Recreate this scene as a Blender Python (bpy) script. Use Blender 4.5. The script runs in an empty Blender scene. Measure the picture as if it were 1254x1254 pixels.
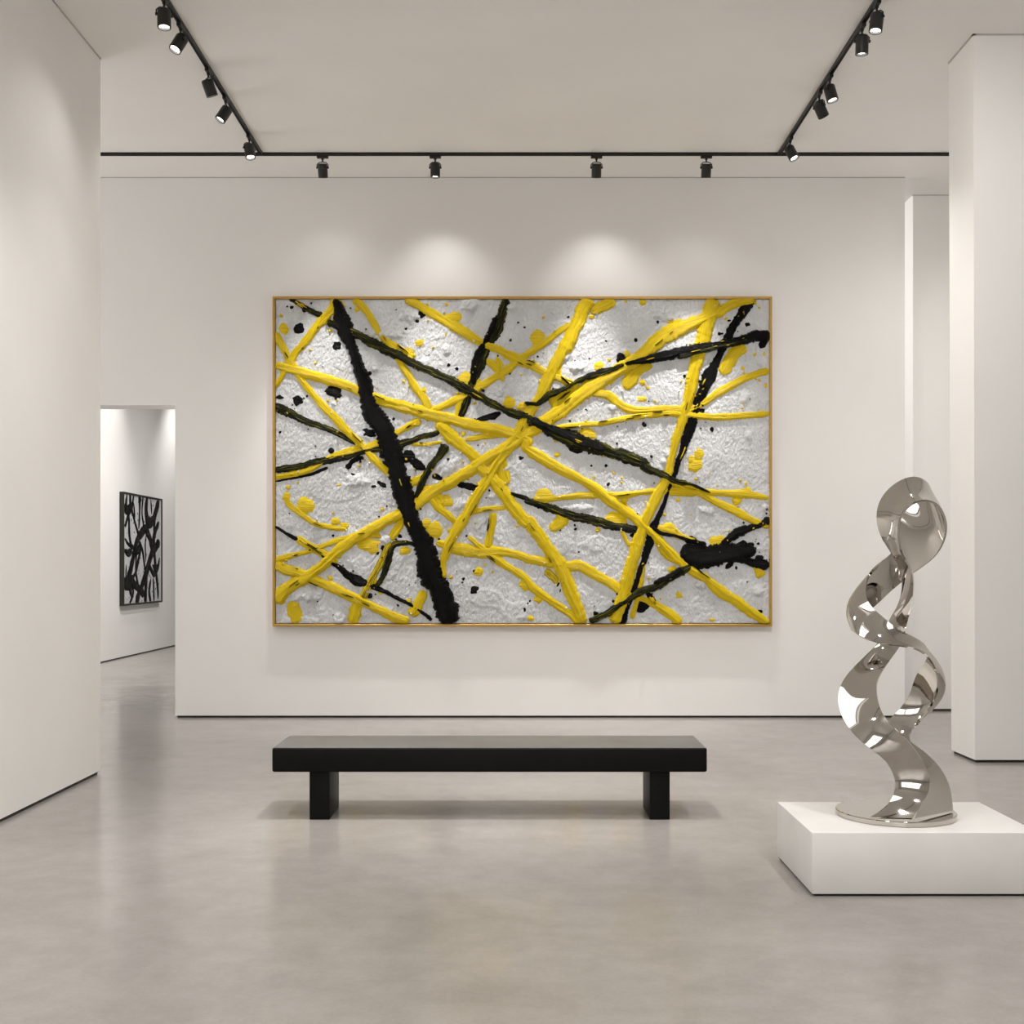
import bpy, bmesh, math, random
from mathutils import Vector, Matrix, noise

C = bpy.context.scene.collection
R = math.radians
PI = math.pi
rng = random.Random(7)

# ------------------------------------------------------------------ camera
CAM_H = 1.55
F = 1456.0            # focal length in pixels of the 1254 frame
VX, VY = 632.0, 695.0  # vanishing point of the room's long axis
cam_d = bpy.data.cameras.new('camera')
cam_d.sensor_width = 36.0
cam_d.lens = F / 1254.0 * 36.0
cam_d.shift_x = -(VX - 627.0) / 1254.0
cam_d.shift_y = (VY - 627.0) / 1254.0
cam_d.clip_end = 200
cam = bpy.data.objects.new('camera', cam_d)
cam.location = (0, 0, CAM_H)
cam.rotation_euler = (PI / 2, 0, 0)
C.objects.link(cam)
bpy.context.scene.camera = cam


def at(px, py, Y):
    """point at distance Y that was measured at photo pixel px, py"""
    return Vector(((px - VX) / F * Y, Y, CAM_H - (py - VY) / F * Y))


# ------------------------------------------------------------------ materials
def new_mat(name):
    m = bpy.data.materials.new(name)
    m.use_nodes = True
    nt = m.node_tree
    return m, nt, nt.nodes['Principled BSDF']


def N(nt, kind, **kw):
    n = nt.nodes.new(kind)
    for k, v in kw.items():
        if k in n.inputs.keys():
            n.inputs[k].default_value = v
        else:
            setattr(n, k, v)
    return n


def ramp(nt, fac, stops, interp='LINEAR'):
    r = nt.nodes.new('ShaderNodeValToRGB')
    r.color_ramp.interpolation = interp
    el = r.color_ramp.elements
    while len(el) < len(stops):
        el.new(0.5)
    for e, (p, c) in zip(el, stops):
        e.position = p
        e.color = (*c, 1) if len(c) == 3 else c
    nt.links.new(fac, r.inputs[0])
    return r


def plain(name, col, rough=0.5, metal=0.0, spec=0.5, bump=0.0, bscale=60):
    m, nt, b = new_mat(name)
    tc = N(nt, 'ShaderNodeTexCoord')
    nz = N(nt, 'ShaderNodeTexNoise', Scale=bscale, Detail=4.0)
    nt.links.new(tc.outputs['Object'], nz.inputs['Vector'])
    c0 = tuple(v * 0.96 for v in col)
    c1 = tuple(min(1, v * 1.04) for v in col)
    r = ramp(nt, nz.outputs['Fac'], [(0.3, c0), (0.7, c1)])
    nt.links.new(r.outputs[0], b.inputs['Base Color'])
    b.inputs['Roughness'].default_value = rough
    b.inputs['Metallic'].default_value = metal
    b.inputs['Specular IOR Level'].default_value = spec
    if bump:
        bp = N(nt, 'ShaderNodeBump', Strength=bump, Distance=0.01)
        nt.links.new(nz.outputs['Fac'], bp.inputs['Height'])
        nt.links.new(bp.outputs[0], b.inputs['Normal'])
    return m


def wall_paint(name, col):
    m, nt, b = new_mat(name)
    tc = N(nt, 'ShaderNodeTexCoord')
    nz = N(nt, 'ShaderNodeTexNoise', Scale=0.9, Detail=3.0)
    nt.links.new(tc.outputs['Object'], nz.inputs['Vector'])
    r = ramp(nt, nz.outputs['Fac'], [(0.3, tuple(v * 0.975 for v in col)), (0.7, tuple(v * 1.015 for v in col))])
    nt.links.new(r.outputs[0], b.inputs['Base Color'])
    n2 = N(nt, 'ShaderNodeTexNoise', Scale=35.0, Detail=4.0)
    nt.links.new(tc.outputs['Object'], n2.inputs['Vector'])
    bp = N(nt, 'ShaderNodeBump', Strength=0.05, Distance=0.004)
    nt.links.new(n2.outputs['Fac'], bp.inputs['Height'])
    nt.links.new(bp.outputs[0], b.inputs['Normal'])
    b.inputs['Roughness'].default_value = 0.75
    b.inputs['Specular IOR Level'].default_value = 0.2
    return m


M_WALL = wall_paint('warm_white_plaster', (0.88, 0.870, 0.855))
M_CEIL = wall_paint('ceiling_paint', (0.89, 0.876, 0.858))
M_GAP = plain('shadow_gap_dark', (0.018, 0.016, 0.014), 0.6)
M_PLINTH = plain('plinth_white', (0.78, 0.77, 0.755), 0.45, spec=0.3, bscale=3)
M_TRACK = plain('black_track_metal', (0.012, 0.011, 0.010), 0.45, spec=0.4)
M_HEAD = plain('black_lamp_metal', (0.014, 0.0125, 0.011), 0.42, spec=0.45)
M_GOLD = plain('gold_frame_wood', (0.50, 0.30, 0.075), 0.38, metal=0.45, bscale=25)
M_BLACKFRAME = plain('black_frame_wood', (0.018, 0.016, 0.014), 0.45)
M_STEEL, _nt, _b = new_mat('mirror_polished_steel')
_tc = N(_nt, 'ShaderNodeTexCoord')
_nz = N(_nt, 'ShaderNodeTexNoise', Scale=5.0, Detail=2.0)
_nt.links.new(_tc.outputs['Object'], _nz.inputs['Vector'])
_r = ramp(_nt, _nz.outputs['Fac'], [(0.3, (0.03,) * 3), (0.7, (0.06,) * 3)])
_nt.links.new(_r.outputs[0], _b.inputs['Roughness'])
_b.inputs['Base Color'].default_value = (0.58, 0.545, 0.50, 1)
_b.inputs['Metallic'].default_value = 1.0


def floor_mat():
    m, nt, b = new_mat('polished_concrete')
    tc = N(nt, 'ShaderNodeTexCoord')
    n1 = N(nt, 'ShaderNodeTexNoise', Scale=0.55, Detail=8.0, Roughness=0.62, Distortion=0.6)
    n2 = N(nt, 'ShaderNodeTexNoise', Scale=4.5, Detail=8.0, Roughness=0.7)
    n3 = N(nt, 'ShaderNodeTexNoise', Scale=60.0, Detail=3.0)
    for n in (n1, n2, n3):
        nt.links.new(tc.outputs['Object'], n.inputs['Vector'])
    mx = N(nt, 'ShaderNodeMix', data_type='FLOAT')
    mx.inputs[0].default_value = 0.42
    nt.links.new(n1.outputs['Fac'], mx.inputs[2])
    nt.links.new(n2.outputs['Fac'], mx.inputs[3])
    mx2 = N(nt, 'ShaderNodeMix', data_type='FLOAT')
    mx2.inputs[0].default_value = 0.12
    nt.links.new(mx.outputs[0], mx2.inputs[2])
    nt.links.new(n3.outputs['Fac'], mx2.inputs[3])
    r = ramp(nt, mx2.outputs[0], [(0.30, (0.235, 0.218, 0.202)), (0.48, (0.312, 0.292, 0.274)),
                                  (0.62, (0.368, 0.347, 0.327)), (0.75, (0.412, 0.390, 0.370))])
    nt.links.new(r.outputs[0], b.inputs['Base Color'])
    r2 = ramp(nt, mx.outputs[0], [(0.3, (0.24,) * 3), (0.7, (0.12,) * 3)])
    nt.links.new(r2.outputs[0], b.inputs['Roughness'])
    b.inputs['Specular IOR Level'].default_value = 0.5
    bp = N(nt, 'ShaderNodeBump', Strength=0.04, Distance=0.01)
    nt.links.new(n2.outputs['Fac'], bp.inputs['Height'])
    nt.links.new(bp.outputs[0], b.inputs['Normal'])
    return m


def bench_mat():
    m, nt, b = new_mat('black_lacquer_painted_sheen')
    tc = N(nt, 'ShaderNodeTexCoord')
    n1 = N(nt, 'ShaderNodeTexNoise', Scale=3.0, Detail=6.0)
    nt.links.new(tc.outputs['Object'], n1.inputs['Vector'])
    r = ramp(nt, n1.outputs['Fac'], [(0.3, (0.105, 0.103, 0.101)), (0.7, (0.130, 0.128, 0.125))])  # grey base stands in for wall light reflected on the bench top
    nt.links.new(r.outputs[0], b.inputs['Base Color'])
    r2 = ramp(nt, n1.outputs['Fac'], [(0.3, (0.34,) * 3), (0.7, (0.42,) * 3)])
    nt.links.new(r2.outputs[0], b.inputs['Roughness'])
    b.inputs['Specular IOR Level'].default_value = 0.9
    return m


def lens_mat(name, strength):
    m, nt, b = new_mat(name)
    b.inputs['Base Color'].default_value = (0.8, 0.8, 0.8, 1)
    b.inputs['Emission Color'].default_value = (1, 0.96, 0.9, 1)
    b.inputs['Emission Strength'].default_value = strength
    return m


def paint_mat(name, stops, rough, stretch=(1.5, 6.0, 1), bump=0.8, scale=3.0, spec=0.3):
    """thick paint; streaks follow the brush stroke (UV: u metres along, v across)"""
    m, nt, b = new_mat(name)
    uv = N(nt, 'ShaderNodeUVMap')
    mp = N(nt, 'ShaderNodeMapping')
    mp.inputs['Scale'].default_value = stretch
    nt.links.new(uv.outputs[0], mp.inputs[0])
    nz = N(nt, 'ShaderNodeTexNoise', Scale=scale, Detail=5.0, Roughness=0.65, Distortion=0.3)
    nt.links.new(mp.outputs[0], nz.inputs['Vector'])
    r = ramp(nt, nz.outputs['Fac'], stops)
    nt.links.new(r.outputs[0], b.inputs['Base Color'])
    b.inputs['Roughness'].default_value = rough
    b.inputs['Specular IOR Level'].default_value = spec
    n2 = N(nt, 'ShaderNodeTexNoise', Scale=6.0, Detail=5.0, Roughness=0.6)
    nt.links.new(mp.outputs[0], n2.inputs['Vector'])
    bp = N(nt, 'ShaderNodeBump', Strength=bump, Distance=0.022)
    nt.links.new(n2.outputs['Fac'], bp.inputs['Height'])
    nt.links.new(bp.outputs[0], b.inputs['Normal'])
    return m


YEL = [(0.16, (0.10, 0.075, 0.004)), (0.27, (0.46, 0.30, 0.003)), (0.42, (0.70, 0.49, 0.003)),
       (0.60, (0.80, 0.585, 0.004)), (0.80, (0.86, 0.67, 0.02))]
M_YEL = paint_mat('yellow_oil_paint', YEL, 0.34)
M_BLK = paint_mat('black_oil_paint', [(0.3, (0.002, 0.002, 0.002)), (0.7, (0.004, 0.004, 0.004)),
                                      (0.80, (0.010, 0.010, 0.008))], 0.28, spec=0.09)
M_OLV = paint_mat('black_paint_with_olive_streaks',
                  [(0.46, (0.004, 0.004, 0.003)), (0.55, (0.018, 0.020, 0.004)), (0.60, (0.09, 0.09, 0.006)),
                   (0.66, (0.36, 0.28, 0.006)), (0.71, (0.03, 0.03, 0.004))], 0.30, spec=0.10)
M_MIX = paint_mat('yellow_paint_with_black_streaks',
                  [(0.34, (0.012, 0.012, 0.003)), (0.43, (0.12, 0.11, 0.005)), (0.52, (0.66, 0.47, 0.006)),
                   (0.7, (0.84, 0.63, 0.008))], 0.34)
M_WHT = plain('white_gesso', (0.74, 0.74, 0.735), 0.6, bscale=30, bump=0.3)


def canvas_mat():
    m, nt, b = new_mat('white_textured_canvas')
    tc = N(nt, 'ShaderNodeTexCoord')
    nz = N(nt, 'ShaderNodeTexNoise', Scale=6.0, Detail=6.0)
    nt.links.new(tc.outputs['Object'], nz.inputs['Vector'])
    r = ramp(nt, nz.outputs['Fac'], [(0.3, (0.55, 0.556, 0.568)), (0.7, (0.66, 0.668, 0.682))])
    nt.links.new(r.outputs[0], b.inputs['Base Color'])
    mp = N(nt, 'ShaderNodeMapping')
    mp.inputs['Scale'].default_value = (1.0, 1.0, 0.55)
    mp.inputs['Rotation'].default_value = (0, R(22), 0)
    nt.links.new(tc.outputs['Object'], mp.inputs[0])
    n2 = N(nt, 'ShaderNodeTexNoise', Scale=52.0, Detail=4.0, Distortion=0.5)
    nt.links.new(mp.outputs[0], n2.inputs['Vector'])
    bp = N(nt, 'ShaderNodeBump', Strength=0.8, Distance=0.022)
    nt.links.new(n2.outputs['Fac'], bp.inputs['Height'])
    nt.links.new(bp.outputs[0], b.inputs['Normal'])
    b.inputs['Roughness'].default_value = 0.6
    b.inputs['Specular IOR Level'].default_value = 0.3
    return m


M_CANVAS = canvas_mat()


# ------------------------------------------------------------------ mesh helpers
def obj(name, bm, mats, parent=None, smooth=False):
    me = bpy.data.meshes.new(name)
    bm.normal_update()
    bm.to_mesh(me)
    bm.free()
    for m in (mats if isinstance(mats, (list, tuple)) else [mats]):
        me.materials.append(m)
    if smooth:
        me.shade_smooth()
    o = bpy.data.objects.new(name, me)
    C.objects.link(o)
    if parent is not None:
        o.parent = parent
    return o


def thing(name, label, cat, loc=(0, 0, 0), group=None):
    o = bpy.data.objects.new(name, None)
    o.empty_display_size = 0.1
    C.objects.link(o)
    o.location = loc
    o['label'] = label
    o['category'] = cat
    if group:
        o['group'] = group
    return o


def tag(o, label, cat, group=None):
    o['label'] = label
    o['category'] = cat
    if group:
        o['group'] = group
    return o


def struct(name, bm, mat, smooth=False):
    o = obj(name, bm, mat, smooth=smooth)
    o['kind'] = 'structure'
    return o


def hexa(bm, bot, top):
    """solid from 4 bottom and 4 top points (both counter-clockwise seen from above)"""
    b = [bm.verts.new(p) for p in bot]
    t = [bm.verts.new(p) for p in top]
    bm.faces.new(b[::-1])
    bm.faces.new(t)
    for i in range(4):
        j = (i + 1) % 4
        bm.faces.new((b[i], b[j], t[j], t[i]))


def box(bm, x0, x1, y0, y1, z0, z1, bevel=0.0, seg=2):
    q = [(x0, y0), (x1, y0), (x1, y1), (x0, y1)]
    n0 = len(bm.verts)
    hexa(bm, [(x, y, z0) for x, y in q], [(x, y, z1) for x, y in q])
    if bevel:
        bm.verts.ensure_lookup_table()
        vs = set(bm.verts[n0:])
        es = [e for e in bm.edges if e.verts[0] in vs and e.verts[1] in vs]
        bmesh.ops.bevel(bm, geom=es, offset=bevel, segments=seg, profile=0.5, affect='EDGES')


def lathe(bm, prof, mat, seg=32, close=True):
    """profile of (radius, height) spun about Z, placed by the matrix"""
    rings = []
    for r, h in prof:
        if r < 1e-6:
            rings.append([bm.verts.new(mat @ Vector((0, 0, h)))])
        else:
            rings.append([bm.verts.new(mat @ Vector((r * math.cos(2 * PI * i / seg), r * math.sin(2 * PI * i / seg), h)))
                          for i in range(seg)])
    for a, b in zip(rings, rings[1:]):
        for i in range(seg):
            j = (i + 1) % seg
            if len(a) == 1 and len(b) == 1:
                continue
            if len(a) == 1:
                bm.faces.new((a[0], b[j], b[i]))
            elif len(b) == 1:
                bm.faces.new((a[i], a[j], b[0]))
            else:
                bm.faces.new((a[i], a[j], b[j], b[i]))


def tube(bm, pts, r, seg=10):
    pts = [Vector(p) for p in pts]
    rings = []
    for i, p in enumerate(pts):
        d = (pts[min(i + 1, len(pts) - 1)] - pts[max(i - 1, 0)]).normalized()
        a = d.orthogonal().normalized() if i == 0 else (rings[-1][1] - d * rings[-1][1].dot(d)).normalized()
        b = d.cross(a)
        rings.append(([bm.verts.new(p + (a * math.cos(2 * PI * k / seg) + b * math.sin(2 * PI * k / seg)) * r)
                       for k in range(seg)], a))
    for (A, _), (B, _) in zip(rings, rings[1:]):
        for k in range(seg):
            j = (k + 1) % seg
            bm.faces.new((A[k], A[j], B[j], B[k]))
    bm.faces.new(rings[0][0][::-1])
    bm.faces.new(rings[-1][0])


def auto_smooth(o, ang=40):
    for p in o.data.polygons:
        p.use_smooth = True
    o.data.set_sharp_from_angle(angle=R(ang))


def catmull(pts, ds):
    """sample a Catmull-Rom curve through tuples of equal length; spacing ds measured on the first two numbers"""
    P = [Vector(p) for p in pts]
    P = [P[0] * 2 - P[1]] + P + [P[-1] * 2 - P[-2]]
    out = []
    for i in range(1, len(P) - 2):
        p0, p1, p2, p3 = P[i - 1], P[i], P[i + 1], P[i + 2]
        L = math.hypot(p2[0] - p1[0], p2[1] - p1[1])
        n = max(1, int(L / ds))
        for k in range(n):
            t = k / n
            out.append(0.5 * ((2 * p1) + (p2 - p0) * t + (2 * p0 - 5 * p1 + 4 * p2 - p3) * t * t
                              + (3 * p1 - p0 - 3 * p2 + p3) * t ** 3))
    out.append(P[-2].copy())
    return out


# ------------------------------------------------------------------ the room
H = 5.578
GAP = 0.022
YB = 12.27            # face of the wall that carries the big painting
XE = 6.0              # right end of the building
YF = 27.0
YR = -5.0

bm = bmesh.new()
box(bm, -8, XE + 0.6, YR - 0.6, YF + 0.6, -0.2, 0)
struct('floor', bm, floor_mat())
bm = bmesh.new()
# with an unseen skylight added over the near half to bring in light
SX0, SX1, SY0, SY1 = -1.0, 0.9, 2.0, 5.6
for q in ((-8, XE + .6, SY1, YF + .6), (-8, XE + .6, YR - .6, SY0), (-8, SX0, SY0, SY1), (SX1, XE + .6, SY0, SY1)):
    box(bm, q[0], q[1], q[2], q[3], H, H + 0.3)
struct('ceiling', bm, M_CEIL)
bm = bmesh.new()
for y in (SY0, SY1):
    box(bm, SX0, SX1, y - .03, y + .03, H + .2, H + .28)
for x in (SX0, SX1):
    box(bm, x - .03, x + .03, SY0, SY1, H + .2, H + .28)
struct('added_window_2', bm, M_TRACK)

# wall on the left, ending in a free edge
bm = bmesh.new()
hexa(bm, [(-7.4, YR, GAP), (-3.131, YR, GAP), (-3.131, 8.956, GAP), (-7.4, 8.956, GAP)],
     [(-7.4, YR, H + .02), (-3.291, YR, H + .02), (-3.291, 9.414, H + .02), (-7.4, 9.414, H + .02)])
struct('wall_left', bm, M_WALL)
bm = bmesh.new()
box(bm, -7.38, -3.131 - 0.012, YR, 8.956 - 0.03, 0, GAP + 0.002)
struct('baseboard_left', bm, M_GAP)

# back wall with a doorway at its left
bm = bmesh.new()
dx0, dx1, dh = -5.3, (214.5 - VX) / F * YB, 3.225
xr = (1108 - VX) / F * YB
outl = [(-6.75, GAP), (dx0, GAP), (dx0, dh), (dx1, dh), (dx1, GAP), (xr, GAP), (xr, H + .02), (-6.75, H + .02)]
fr = [bm.verts.new((x, YB, z)) for x, z in outl]
bk = [bm.verts.new((x, YB + 0.31, z)) for x, z in outl]
bm.faces.new(fr)
bm.faces.new(bk[::-1])
for i in range(len(outl)):
    j = (i + 1) % len(outl)
    bm.faces.new((fr[j], fr[i], bk[i], bk[j]))
bmesh.ops.recalc_face_normals(bm, faces=bm.faces)
struct('wall_back', bm, M_WALL)
bm = bmesh.new()
box(bm, dx1 + 0.02, xr - 0.012, YB + 0.012, YB + 0.298, 0, GAP + 0.002)
struct('baseboard_back', bm, M_GAP)

# pier on the right
bm = bmesh.new()
DP = 0.513
hexa(bm, [(3.645, 9.443, GAP), (XE + .1, 9.443, GAP), (XE + .1, 9.443 + DP, GAP), (3.645, 9.443 + DP, GAP)],
     [(3.454, 8.98, H + .02), (XE + .1, 8.98, H + .02), (XE + .1, 8.98 + DP, H + .02), (3.454, 8.98 + DP, H + .02)])
struct('wall_right', bm, M_WALL)
bm = bmesh.new()
box(bm, 3.645 + 0.015, XE + .05, 9.443 + 0.012, 9.443 + DP - 0.02, 0, GAP + 0.002)
struct('baseboard_right', bm, M_GAP)

# block seen in the gap between back wall and pier
bm = bmesh.new()
box(bm, 4.29, XE + .1, 12.85, 14.6, GAP, H + .02)
struct('wall_recess', bm, M_WALL)
bm = bmesh.new()
box(bm, 4.29 + .012, XE + .05, 12.862, 14.58, 0, GAP + .002)
struct('baseboard_recess', bm, M_GAP)

# side room wall with the small painting
XS = -6.74
bm = bmesh.new()
for q in ((8.8, 9.6, GAP, H + .02), (12.1, YF + .1, GAP, H + .02), (9.6, 12.1, GAP, .4), (9.6, 12.1, 4.9, H + .02)):
    box(bm, XS - .3, XS, *q)
struct('wall_side_room', bm, M_WALL)
bm = bmesh.new()
box(bm, XS - .28, XS - 0.012, 12.6, YF, 0, GAP + .012)
struct('baseboard_side_room', bm, M_GAP)
bm = bmesh.new()
box(bm, XS - .3, XE + .1, YF, YF + .3, 0, H + .02)
struct('wall_far', bm, M_WALL)
# thin grey strips painting in the shade line where walls meet the ceiling
M_EDGE_SHADE = plain('painted_edge_shade', (0.50, 0.48, 0.455), 0.8)
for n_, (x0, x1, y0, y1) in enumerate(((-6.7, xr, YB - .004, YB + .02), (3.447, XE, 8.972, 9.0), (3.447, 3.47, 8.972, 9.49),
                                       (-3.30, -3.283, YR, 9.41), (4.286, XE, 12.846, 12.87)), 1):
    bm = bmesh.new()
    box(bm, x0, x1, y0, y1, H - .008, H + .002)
    struct('edge_shade_%d' % n_, bm, M_EDGE_SHADE)
bm = bmesh.new()
for q in ((YR - .3, 10.4, 0, H + .02), (11.7, YF + .1, 0, H + .02), (10.4, 11.7, 0, .9), (10.4, 11.7, 3.7, H + .02)):
    box(bm, XE, XE + .3, *q)
struct('wall_outer_right', bm, M_WALL)
# unseen windows added at both ends of the cross passage to brighten ceiling and walls
for n_, xw, y0, y1, z0, z1 in ((3, XS - .15, 9.6, 12.1, .4, 4.9), (4, XE + .15, 10.4, 11.7, .9, 3.7)):
    bm = bmesh.new()
    for k in range(3):
        y = y0 + (y1 - y0) * k / 2
        box(bm, xw - .04, xw + .04, y - .03, y + .03, z0, z1)
    for z in (z0, (z0 + z1) / 2, z1):
        box(bm, xw - .035, xw + .035, y0, y1, z - .03, z + .03)
    struct('added_window_%d' % n_, bm, M_TRACK)

# wall behind the visitor, with an unseen window added for frontal fill light
bm = bmesh.new()
wx0, wx1, wz0, wz1 = -2.2, 2.2, 1.0, 4.2
box(bm, -7.4, wx0, YR - .3, YR, 0, H + .02)
box(bm, wx1, XE + .1, YR - .3, YR, 0, H + .02)
box(bm, wx0, wx1, YR - .3, YR, 0, wz0)
box(bm, wx0, wx1, YR - .3, YR, wz1, H + .02)
struct('wall_front', bm, M_WALL)
bm = bmesh.new()
for k in range(4):
    x = wx0 + (wx1 - wx0) * k / 3
    box(bm, x - .04, x + .04, YR - .2, YR - .1, wz0, wz1)
for z in (wz0, 2.7, wz1):
    box(bm, wx0, wx1, YR - .19, YR - .11, z - .04, z + .04)
struct('added_window_1', bm, M_TRACK)

# ------------------------------------------------------------------ bench
bench = thing('bench', 'long low black gallery bench on the concrete floor below the big yellow and black painting',
              'bench', (-0.16, 7.52, 0))
bx0, bx1 = -1.495 + .16, 1.170 + .16


def local_box(x0, x1, y0, y1, z0, z1, bev, root):
    b = bmesh.new()
    box(b, x0, x1, y0, y1, z0, z1, bev, 3)
    return b


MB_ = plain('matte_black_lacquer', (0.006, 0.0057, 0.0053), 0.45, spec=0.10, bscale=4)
o = obj('seat', local_box(bx0, bx1, -.245, .285, .2965, .4475, .014, bench), [MB_, bench_mat()], bench)
auto_smooth(o)
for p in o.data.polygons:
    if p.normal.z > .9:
        p.material_index = 1        # the polished top, its reflection partly painted in
for sx in (bx0 + .225, bx1 - .225 - .124):
    o = obj('leg', local_box(sx, sx + .124, -.215, .175, 0, .297, .005, bench), MB_, bench)
    auto_smooth(o)

# ------------------------------------------------------------------ plinth
pl = thing('plinth', 'low white square plinth under the twisted steel sculpture', 'plinth', (1.931, 5.97, 0))
b = bmesh.new()
box(b, -.537, .537, -.37, .37, .012, .30, .003, 2)
o = obj('body', b, M_PLINTH, pl)
auto_smooth(o)
b = bmesh.new()
box(b, -.527, .527, -.36, .36, 0, .0125)
obj('recessed_base', b, M_GAP, pl)

# ------------------------------------------------------------------ sculpture
YC = 6.0
U = 6.6 * F / YC       # tracing units per metre at the sculpture


def sc(p):
    x, y, d = p
    # mirror image of nothing: measured offsets from the axis, turned into metres about the axis
    Y = YC + d / U
    return at(1000 + x / 6.6, 570 + y / 6.6, Y)


st = [  # left edge, right edge, (optional bulge of the middle)
    ((430, 2848, -400), (770, 2856, -440), None),
    ((545, 2775, -345), (815, 2785, -390), None),
    ((612, 2690, -290), (880, 2690, -345), None),
    ((637, 2580, -262), (915, 2590, -320), None),
    ((618, 2490, -255), (895, 2465, -320), None),
    ((555, 2380, -258), (820, 2330, -335), None),
    ((430, 2285, -260), (720, 2205, -335), None),
    ((315, 2190, -215), (600, 2095, -290), None),
    ((225, 2070, -130), (522, 1985, -215), None),
    ((176, 1935, -20), (488, 1860, -130), None),
    ((186, 1805, 70), (487, 1760, -30), None),
    ((250, 1690, 150), (520, 1680, 80), None),
    ((375, 1560, 225), (590, 1580, 190), None),
    ((490, 1448, 275), (668, 1466, 265), None),
    ((550, 1350, 270), (705, 1375, 265), None),
    ((585, 1245, 225), (725, 1290, 200), None),
    ((645, 1150, 150), (762, 1160, 100), None),
    ((690, 1030, 70), (782, 1020, -10), None),
    ((695, 920, 0), (780, 890, -110), None),
    ((665, 810, -40), (745, 805, -180), None),
    ((622, 725, -60), (695, 730, -215), None),
    ((575, 655, -55), (668, 640, -230), None),
    ((515, 550, -35), (660, 540, -240), None),
    ((487, 420, 0), (672, 440, -240), None),
    ((515, 285, 60), (720, 355, -232), None),
    ((620, 160, 115), (795, 298, -222), None),
    ((780, 90, 150), (890, 283, -210), None),
    ((905, 150, 215), (975, 318, -185), (958, 215, 40)),
    ((895, 235, 290), (1025, 395, -145), (1000, 320, 70)),
    ((790, 300, 325), (1047, 485, -95), (1000, 430, 120)),
    ((700, 390, 330), (1032, 605, -40), None),
    ((662, 490, 322), (962, 730, 25), None),
    ((645, 590, 306), (862, 812, 90), None),
    ((630, 665, 288), (770, 875, 160), None),
    ((590, 722, 258), (690, 940, 225), None),
    ((500, 795, 225), (585, 1025, 235), None),
    ((425, 885, 140), (500, 1110, 200), (345, 985, 190)),
    ((398, 985, 40), (400, 1195, 130), (262, 1080, 100)),
    ((405, 1075, -60), (300, 1255, 10), (226, 1180, -20)),
    ((455, 1155, -140), (285, 1335, -130), (275, 1260, -130)),
    ((560, 1245, -205), (415, 1410, -235), None),
    ((655, 1322, -230), (590, 1452, -262), None),
    ((760, 1375, -205), (760, 1470, -250), None),
    ((860, 1440, -120), (870, 1520, -215), None),
    ((905, 1520, 0), (948, 1620, -165), (978, 1560, -95)),
    ((870, 1600, 120), (978, 1730, -85), (1036, 1680, 10)),
    ((795, 1710, 205), (972, 1840, 5), (1034, 1800, 110)),
    ((745, 1870, 255), (928, 1935, 95), (980, 1920, 190)),
    ((655, 1985, 275), (850, 2045, 180), (840, 2030, 240)),
    ((585, 2060, 270), (765, 2150, 215), None),
    ((580, 2160, 230), (745, 2222, 170), None),
    ((640, 2280, 150), (850, 2300, 120), None),
    ((730, 2400, 40), (955, 2400, 70), None),
    ((815, 2540, -110), (1035, 2510, 20), None),
    ((850, 2680, -240), (1080, 2640, -30), None),
    ((800, 2852, -425), (1097, 2790, -90), None),
]
L3, M3, R3 = [], [], []
for l, r, m in st:
    a, c = sc(l), sc(r)
    L3.append(a)
    R3.append(c)
    if m:
        mm = sc(m)
        M3.append(mm)
    else:
        M3.append((a + c) / 2)
# a gentle crown across the ribbon everywhere else
axis = at(1096.5, 990, YC)


def smooth_list(P, k=1):
    for _ in range(k):
        P = [P[0]] + [(P[i - 1] + P[i] * 2 + P[i + 1]) / 4 for i in range(1, len(P) - 1)] + [P[-1]]
    return P


M3 = smooth_list(M3, 1)


def spline(P, n):
    P = [P[0] * 2 - P[1]] + P + [P[-1] * 2 - P[-2]]
    out = []
    for i in range(1, len(P) - 2):
        p0, p1, p2, p3 = P[i - 1], P[i], P[i + 1], P[i + 2]
        for k in range(n):
            t = k / n
            out.append(0.5 * ((2 * p1) + (p2 - p0) * t + (2 * p0 - 5 * p1 + 4 * p2 - p3) * t * t
                              + (3 * p1 - p0 - 3 * p2 + p3) * t ** 3))
    out.append(P[-2])
    return out


NS = 7
L3, M3, R3 = (spline(p, NS) for p in (L3, M3, R3))
L3, M3, R3 = smooth_list(L3, 8), smooth_list(M3, 14), smooth_list(R3, 8)
NV = 12
TH = 0.0055
bm = bmesh.new()
cent = []
for a, m, c in zip(L3, M3, R3):
    row = []
    k = m * 2 - (a + c) / 2       # control point so the curve passes through m
    for j in range(NV + 1):
        t = j / NV
        row.append(a * (1 - t) ** 2 + k * 2 * t * (1 - t) + c * t * t)
    cent.append(row)
nr = len(cent)
norm = []
for i in range(nr):
    row = []
    for j in range(NV + 1):
        du = cent[min(i + 1, nr - 1)][j] - cent[max(i - 1, 0)][j]
        dv = cent[i][min(j + 1, NV)] - cent[i][max(j - 1, 0)]
        row.append(du.cross(dv).normalized())
    norm.append(row)
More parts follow.
